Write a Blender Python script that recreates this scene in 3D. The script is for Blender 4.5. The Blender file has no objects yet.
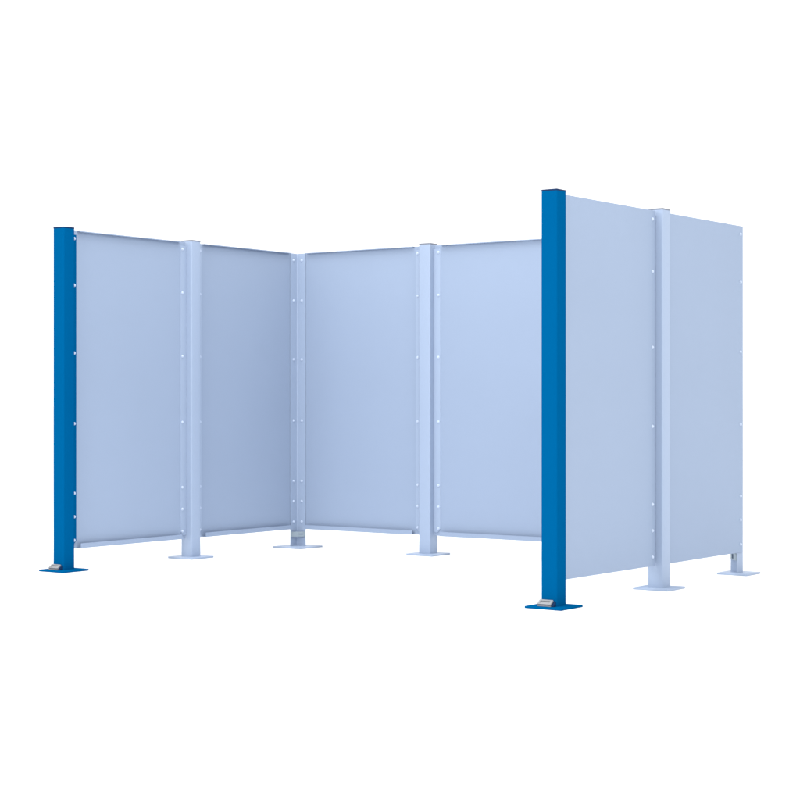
import bpy, bmesh, math
from mathutils import Vector, Matrix

scene = bpy.context.scene
col = scene.collection

# ------------------------------------------------------------------ camera
cam_data = bpy.data.cameras.new("camera")
cam = bpy.data.objects.new("camera", cam_data)
col.objects.link(cam)
cam.location = (8.8253, -10.8436, 1.1039)
cam.rotation_euler = (math.radians(90.0243), 0, math.radians(35.907))
cam_data.sensor_width = 36
cam_data.lens = 81.85
cam_data.clip_start = 0.1
cam_data.clip_end = 1000
scene.camera = cam

# ------------------------------------------------------------------ studio light
world = bpy.data.worlds.new("World")
scene.world = world
world.use_nodes = True
nt = world.node_tree
nt.nodes.clear()
wout = nt.nodes.new("ShaderNodeOutputWorld")
wbg = nt.nodes.new("ShaderNodeBackground")
wbg.inputs["Strength"].default_value = 1.46
wbg.inputs["Color"].default_value = (1, 1, 1, 1)
nt.links.new(wbg.outputs[0], wout.inputs["Surface"])


def softbox(name, loc, target, size, power):
    d = bpy.data.lights.new(name, 'AREA')
    d.shape = 'RECTANGLE'
    d.size, d.size_y = size
    d.energy = power
    o = bpy.data.objects.new(name, d)
    col.objects.link(o)
    o.location = loc
    o.rotation_euler = (Vector(target) - Vector(loc)).to_track_quat('-Z', 'Y').to_euler()
    return o


softbox("front_softbox", (1.5, -14.0, 4.5), (2, 0, 1.1), (6, 4), 680)
softbox("side_fill", (8.0, -4.0, 7.0), (3.7, -1.2, 1.1), (4, 4), 190)  # added fill, unseen, lifts the outer face of the right wing
softbox("overhead_fill", (2.0, -2.2, 9.0), (2, -1.5, 0), (5, 5), 520)  # added fill above the bay, unseen, brightens its inner corner

scene.view_settings.view_transform = 'Standard'
scene.view_settings.look = 'None'
scene.view_settings.exposure = 0
scene.view_settings.gamma = 1

# ------------------------------------------------------------------ materials


def paint(name, rgb, rough, spec, bump=0.0, vary=0.0):
    m = bpy.data.materials.new(name)
    m.use_nodes = True
    n = m.node_tree
    b = n.nodes["Principled BSDF"]
    b.inputs["Roughness"].default_value = rough
    b.inputs["Specular IOR Level"].default_value = spec
    tc = n.nodes.new("ShaderNodeTexCoord")
    noise = n.nodes.new("ShaderNodeTexNoise")
    noise.inputs["Scale"].default_value = 1.3
    noise.inputs["Detail"].default_value = 3
    n.links.new(tc.outputs["Object"], noise.inputs["Vector"])
    mix = n.nodes.new("ShaderNodeMix")
    mix.data_type = 'RGBA'
    k0, k1 = 1 - vary, 1 + vary
    mix.inputs["A"].default_value = (rgb[0] * k0, rgb[1] * k0, rgb[2] * k0, 1)
    mix.inputs["B"].default_value = (rgb[0] * k1, rgb[1] * k1, rgb[2] * k1, 1)
    n.links.new(noise.outputs["Fac"], mix.inputs["Factor"])
    n.links.new(mix.outputs["Result"], b.inputs["Base Color"])
    if bump:
        fine = n.nodes.new("ShaderNodeTexNoise")
        fine.inputs["Scale"].default_value = 420
        fine.inputs["Detail"].default_value = 2
        n.links.new(tc.outputs["Object"], fine.inputs["Vector"])
        bp = n.nodes.new("ShaderNodeBump")
        bp.inputs["Strength"].default_value = bump
        bp.inputs["Distance"].default_value = 0.0006
        n.links.new(fine.outputs["Fac"], bp.inputs["Height"])
        n.links.new(bp.outputs["Normal"], b.inputs["Normal"])
    return m


PANEL = paint("pale_blue_sheet", (0.254, 0.315, 0.426), 0.55, 0.08, 0.1, 0.03)
POST = paint("pale_blue_powder_coat", (0.290, 0.356, 0.474), 0.42, 0.10, 0.1, 0.02)
BLUE = paint("deep_blue_powder_coat", (0.0, 0.074, 0.204), 0.45, 0.0, 0.1, 0.03)
BOLT = paint("pale_zinc", (0.45, 0.525, 0.65), 0.3, 0.4)
CAP = paint("grey_plastic", (0.17, 0.185, 0.225), 0.5, 0.2)
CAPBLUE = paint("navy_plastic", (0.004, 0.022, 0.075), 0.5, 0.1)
ZINC = paint("galvanised_steel", (0.21, 0.217, 0.232), 0.35, 0.5, 0.1, 0.12)
TAB = paint("grey_green_primer", (0.235, 0.285, 0.325), 0.5, 0.1, 0.1, 0.04)
FLOOR = paint("white_floor", (0.9, 0.9, 0.9), 0.8, 0.0, 0, 0.01)

# ------------------------------------------------------------------ mesh helpers


def bx(bm, lo, hi):
    x0, y0, z0 = lo
    x1, y1, z1 = hi
    v = [bm.verts.new(p) for p in ((x0, y0, z0), (x1, y0, z0), (x1, y1, z0), (x0, y1, z0),
                                   (x0, y0, z1), (x1, y0, z1), (x1, y1, z1), (x0, y1, z1))]
    for f in ((3, 2, 1, 0), (4, 5, 6, 7), (0, 1, 5, 4), (1, 2, 6, 5), (2, 3, 7, 6), (3, 0, 4, 7)):
        bm.faces.new([v[i] for i in f])


def prism(bm, prof, h0, h1, axes):
    """extrude a 2-D outline; axes maps (u, v, h) to a point"""
    a = [bm.verts.new(axes(u, v, h0)) for u, v in prof]
    b = [bm.verts.new(axes(u, v, h1)) for u, v in prof]
    n = len(prof)
    bm.faces.new(a[::-1])
    bm.faces.new(b)
    for i in range(n):
        j = (i + 1) % n
        bm.faces.new([a[i], a[j], b[j], b[i]])


def bevel(bm, w, seg=2, vertical_only=False):
    es = [e for e in bm.edges if len(e.link_faces) == 2]
    if vertical_only:
        es = [e for e in es if abs((e.verts[0].co - e.verts[1].co).normalized().z) > 0.99]
    bmesh.ops.bevel(bm, geom=es, offset=w, segments=seg, profile=0.5, affect='EDGES', clamp_overlap=True)


def obj(name, bm, mat, parent=None, loc=(0, 0, 0), smooth=True):
    bmesh.ops.recalc_face_normals(bm, faces=bm.faces[:])
    me = bpy.data.meshes.new(name)
    bm.to_mesh(me)
    bm.free()
    me.materials.append(mat)
    if smooth:
        me.shade_smooth()
        me.set_sharp_from_angle(angle=math.radians(35))
    o = bpy.data.objects.new(name, me)
    col.objects.link(o)
    o.location = loc
    o.parent = parent
    return o


# ------------------------------------------------------------------ setting
bm = bmesh.new()
S = 250
G = -0.018           # floor level
vs = [bm.verts.new(p) for p in ((-S, -S, G), (S, -S, G), (S, S, G), (-S, S, G))]
bm.faces.new(vs)
floor = obj("floor", bm, FLOOR, smooth=False)
floor["kind"] = "structure"

# ------------------------------------------------------------------ layout (metres)
H = 2.238            # post tube height, cap on top
HW = 0.05            # half width of a square post
Z0, Z1 = 0.125, 2.232  # panel bottom and top
Y2, Y1 = -1.1999, -2.4324
X4, X5, W = 1.2274, 2.4722, 3.7158
Y7, Y6 = -1.1526, -2.3655
BOLT_Z = (2.18, 1.87, 1.42, 0.952, 0.49, 0.335, 0.178)

screen = bpy.data.objects.new("partition_screen", None)
col.objects.link(screen)
screen.location = (0, 0, 0)
screen["label"] = "three-sided screen of pale blue steel panels on base-plated posts, its two end posts deep blue"
screen["category"] = "partition screen"

LEG = 0.085          # leg of the corner angle
STRIP = 0.060        # mounting strip that carries the bolts


def strip_mesh(d):
    """flat bar standing off the post face in direction d (unit x or y), bottom corner chamfered"""
    bm = bmesh.new()
    prof = [(HW - 0.001, 0.15), (HW + STRIP - 0.025, 0.15), (HW + STRIP, 0.175), (HW + STRIP, 2.205), (HW - 0.001, 2.205)]
    if d[0]:
        prism(bm, prof, -0.002, 0.002, lambda u, v, h: (u * d[0], h, v))
    else:
        prism(bm, prof, -0.002, 0.002, lambda u, v, h: (h, u * d[1], v))
    return bm


def base_plate_mesh(sx, sy):
    bm = bmesh.new()
    bx(bm, (-sx / 2, -sy / 2, G + 0.0005), (sx / 2, sy / 2, G + 0.0125))
    bevel(bm, 0.002, 2)
    return bm


def square_post(name, x, y, dirs, mat, capmat):
    bm = bmesh.new()
    bx(bm, (-HW, -HW, G + 0.0125), (HW, HW, H))
    bevel(bm, 0.009, 5, True)
    p = obj(name, bm, mat, screen, (x, y, 0))
    obj("base_plate", base_plate_mesh(0.23, 0.23), mat, p)
    bm = bmesh.new()
    bx(bm, (-HW + 0.001, -HW + 0.001, H), (HW - 0.001, HW - 0.001, H + 0.010))
    bevel(bm, 0.002, 2)
    obj("cap", bm, capmat, p)
    for d in dirs:
        obj("mounting_strip", strip_mesh(d), mat, p)
    return p


def anchor_clip(post):
    """bent galvanised plate sloping from the post face down to the base plate, with a raised rim"""
    xl, xr = -0.053, 0.032
    yt, zt = -HW - 0.004, G + 0.041
    yb, zb = -HW - 0.032, G + 0.019
    t = 0.004

    def P(u, v, h):
        # u along x, v 0..1 from bottom to top, h out of the plate
        n = Vector((0, -(zt - zb), -(yb - yt))).normalized()
        n = Vector((0, -abs(n.y), abs(n.z)))
        b = Vector((u, yb + (yt - yb) * v, zb + (zt - zb) * v))
        return b + n * h
    bm = bmesh.new()
    L = xr - xl

    def slab(u0, u1, v0, v1, h0, h1):
        pts = [P(xl + L * u, v, h) for h in (h0, h1) for u, v in ((u0, v0), (u1, v0), (u1, v1), (u0, v1))]
        v = [bm.verts.new(p) for p in pts]
        for f in ((3, 2, 1, 0), (4, 5, 6, 7), (0, 1, 5, 4), (1, 2, 6, 5), (2, 3, 7, 6), (3, 0, 4, 7)):
            bm.faces.new([v[i] for i in f])
    slab(0, 1, 0, 1, 0, t)
    slab(0, 1, 0, .26, t, t + .005)
    slab(0, 1, .76, 1, t, t + .005)
    slab(0, .13, .26, .76, t, t + .005)
    slab(.84, 1, .26, .76, t, t + .005)
    # foot lying on the base plate
    bx(bm, (xl, yb - 0.004, G + 0.0135), (xr, yb + 0.002, G + 0.0185))
    obj("anchor_clip", bm, ZINC, post, smooth=False)
    # added dark wedge standing in for the shadow under the slope and its end
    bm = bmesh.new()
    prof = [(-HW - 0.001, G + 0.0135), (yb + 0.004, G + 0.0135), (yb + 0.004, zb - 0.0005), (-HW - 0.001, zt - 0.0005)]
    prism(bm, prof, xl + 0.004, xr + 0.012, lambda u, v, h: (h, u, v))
    obj("shade_wedge", bm, CAPBLUE, post, smooth=False)


def corner_post(x, y, sx, sy, plate, off, tie, slot):
    """upright angle: its legs run along the two walls that meet here (sx, sy point into the bay)"""
    bm = bmesh.new()
    t = 0.003
    prof = [(0, 0), (LEG, 0), (LEG, t), (t + 0.006, t), (t + 0.002, t + 0.002), (t, t + 0.006), (t, LEG), (0, LEG)]
    prism(bm, prof, G + 0.0125, Z1 - 0.002, lambda u, v, h: (u * sx, v * sy, h))
    p = obj("corner_post", bm, POST, screen, (x, y, 0), smooth=False)
    obj("base_plate", base_plate_mesh(*plate), POST, p, off)
    # slotted tie that bridges the two legs just under the panels
    a, b = Vector((LEG - 0.003, t, 0)), Vector((t, LEG - 0.003, 0))
    L = (b - a).length
    e = (b - a).normalized()
    n = Vector((1, 1, 0)).normalized()
    bm = bmesh.new()

    def seg(u0, u1, z0, z1, h0=0.0, h1=0.004):
        pts = []
        for z in (z0, z1):
            for u, h in ((u0, h0), (u1, h0), (u1, h1), (u0, h1)):
                q = a + e * u + n * h
                pts.append((q.x * sx, q.y * sy, z))
        v = [bm.verts.new(q) for q in pts]
        for f in ((3, 2, 1, 0), (4, 5, 6, 7), (0, 1, 5, 4), (1, 2, 6, 5), (2, 3, 7, 6), (3, 0, 4, 7)):
            bm.faces.new([v[i] for i in f])
    za, zb = tie
    s0, s1, zc, zd = slot
    seg(0, L * s0, za, zb)
    seg(L * s1, L, za, zb)
    seg(L * s0, L * s1, za, zc)
    seg(L * s0, L * s1, zd, zb)
    obj("tie_plate", bm, TAB, p, smooth=False)
    return p


# posts of the left wing, the back wall and the right wing
p1 = square_post("end_post", 0, Y1, [(0, 1)], BLUE, CAPBLUE)
p1["label"] = "deep blue end post at the open end of the wing seen from inside"
p6 = square_post("end_post", W, Y6, [(0, 1)], BLUE, CAPBLUE)
p6["label"] = "deep blue end post standing nearest, on the wing seen from outside"
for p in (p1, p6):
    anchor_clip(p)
square_post("post", 0, Y2, [(0, 1), (0, -1)], POST, CAP)
square_post("post", X4, 0, [(1, 0), (-1, 0)], POST, CAP)
square_post("post", X5, 0, [(1, 0), (-1, 0)], POST, CAP)
square_post("post", W, Y7, [(0, 1), (0, -1)], POST, CAP)
corner_post(0, 0, 1, -1, (0.27, 0.27), (0.03, -0.03, 0), (0.066, 0.104), (.16, .46, .082, .089))
corner_post(W, 0, -1, -1, (0.21, 0.21), (-0.02, -0.02, 0), (0.074, 0.119), (.2, .48, .081, .112))

# ------------------------------------------------------------------ bolts


def bolt_mesh(inside, outside):
    """dome head on each face of the joint, axis along local Y (+Y = outside)"""
    bm = bmesh.new()
    n = 14
    for sgn, base in ((-1, inside), (1, outside)):
        rings = []
        for r, h in ((.0105, 0), (.0105, .0022), (.0088, .0027), (.0079, .0052), (.0050, .0072)):
            rings.append([bm.verts.new((r * math.cos(2 * math.pi * k / n), sgn * (base + h), r * math.sin(2 * math.pi * k / n)))
                          for k in range(n)])
        for a, b in zip(rings, rings[1:]):
            for k in range(n):
                bm.faces.new([a[k], a[(k + 1) % n], b[(k + 1) % n], b[k]])
        bm.faces.new(rings[-1])
        bm.faces.new(rings[0])
    return bm


bolt_proto = None


def bolt(parent, u, z, inside):
    global bolt_proto
    key = round(inside, 4)
    if bolt_proto is None:
        bolt_proto = {}
    if key not in bolt_proto:
        o = obj("bolt", bolt_mesh(inside, 0.0052), BOLT, parent)
        bolt_proto[key] = o
    else:
        o = bolt_proto[key].copy()
        col.objects.link(o)
        o.parent = parent
    o.location = (u, 0, z)
    return o


# ------------------------------------------------------------------ panels


def panel(origin, rotz, u0, u1, corner_start, corner_end):
    """sheet in the local XZ plane; +Y is the outside of the bay. u0/u1 are the post positions along local X"""
    a = 0.012 if corner_start else HW + 0.006
    b = 0.012 if corner_end else HW + 0.006
    bm = bmesh.new()
    bx(bm, (u0 + a, 0.0023, Z0), (u1 - b, 0.0050, Z1))
    bevel(bm, 0.0008, 1)
    p = obj("panel", bm, PANEL, screen, origin)
    p.rotation_euler = (0, 0, rotz)
    ha = LEG + 0.012 if corner_start else HW + STRIP + 0.012
    hb = LEG + 0.012 if corner_end else HW + STRIP + 0.012
    x0, x1 = u0 + ha, u1 - hb
    # bottom hem: floor, then a lip turned up
    bm = bmesh.new()
    t = 0.003
    prof = [(0.002, Z0), (-0.032, Z0), (-0.032, Z0 + 0.032), (-0.032 + t, Z0 + 0.032), (-0.032 + t, Z0 + t), (0.002, Z0 + t)]
    prism(bm, prof, x0, x1, lambda u, v, h: (h, u, v))
    obj("bottom_hem", bm, PANEL, p, smooth=False)
    bm = bmesh.new()
    prof = [(0.002, Z1), (-0.022, Z1), (-0.022, Z1 - 0.006), (-0.022 + t, Z1 - 0.006), (-0.022 + t, Z1 - t), (0.002, Z1 - t)]
    prism(bm, prof, x0, x1, lambda u, v, h: (h, u, v))
    obj("top_hem", bm, PANEL, p, smooth=False)
    for z in BOLT_Z:
        if corner_start:
            bolt(p, u0 + 0.047, z, 0.003)
        else:
            bolt(p, u0 + HW + 0.042, z, 0.002)
        if corner_end:
            bolt(p, u1 - 0.047, z, 0.003)
        else:
            bolt(p, u1 - HW - 0.042, z, 0.002)
    return p


# left wing: local X along +Y world, outside is -X world
R90 = math.radians(90)
panel((0, 0, 0), R90, Y1, Y2, False, False)
panel((0, 0, 0), R90, Y2, 0, False, True)
# back wall: local X along +X world, outside is +Y world
panel((0, 0, 0), 0, 0, X4, True, False)
panel((0, 0, 0), 0, X4, X5, False, False)
panel((0, 0, 0), 0, X5, W, False, True)
# right wing: local X along -Y world, outside is +X world
panel((W, 0, 0), -R90, 0, -Y7, True, False)
panel((W, 0, 0), -R90, -Y7, -Y6, False, False)
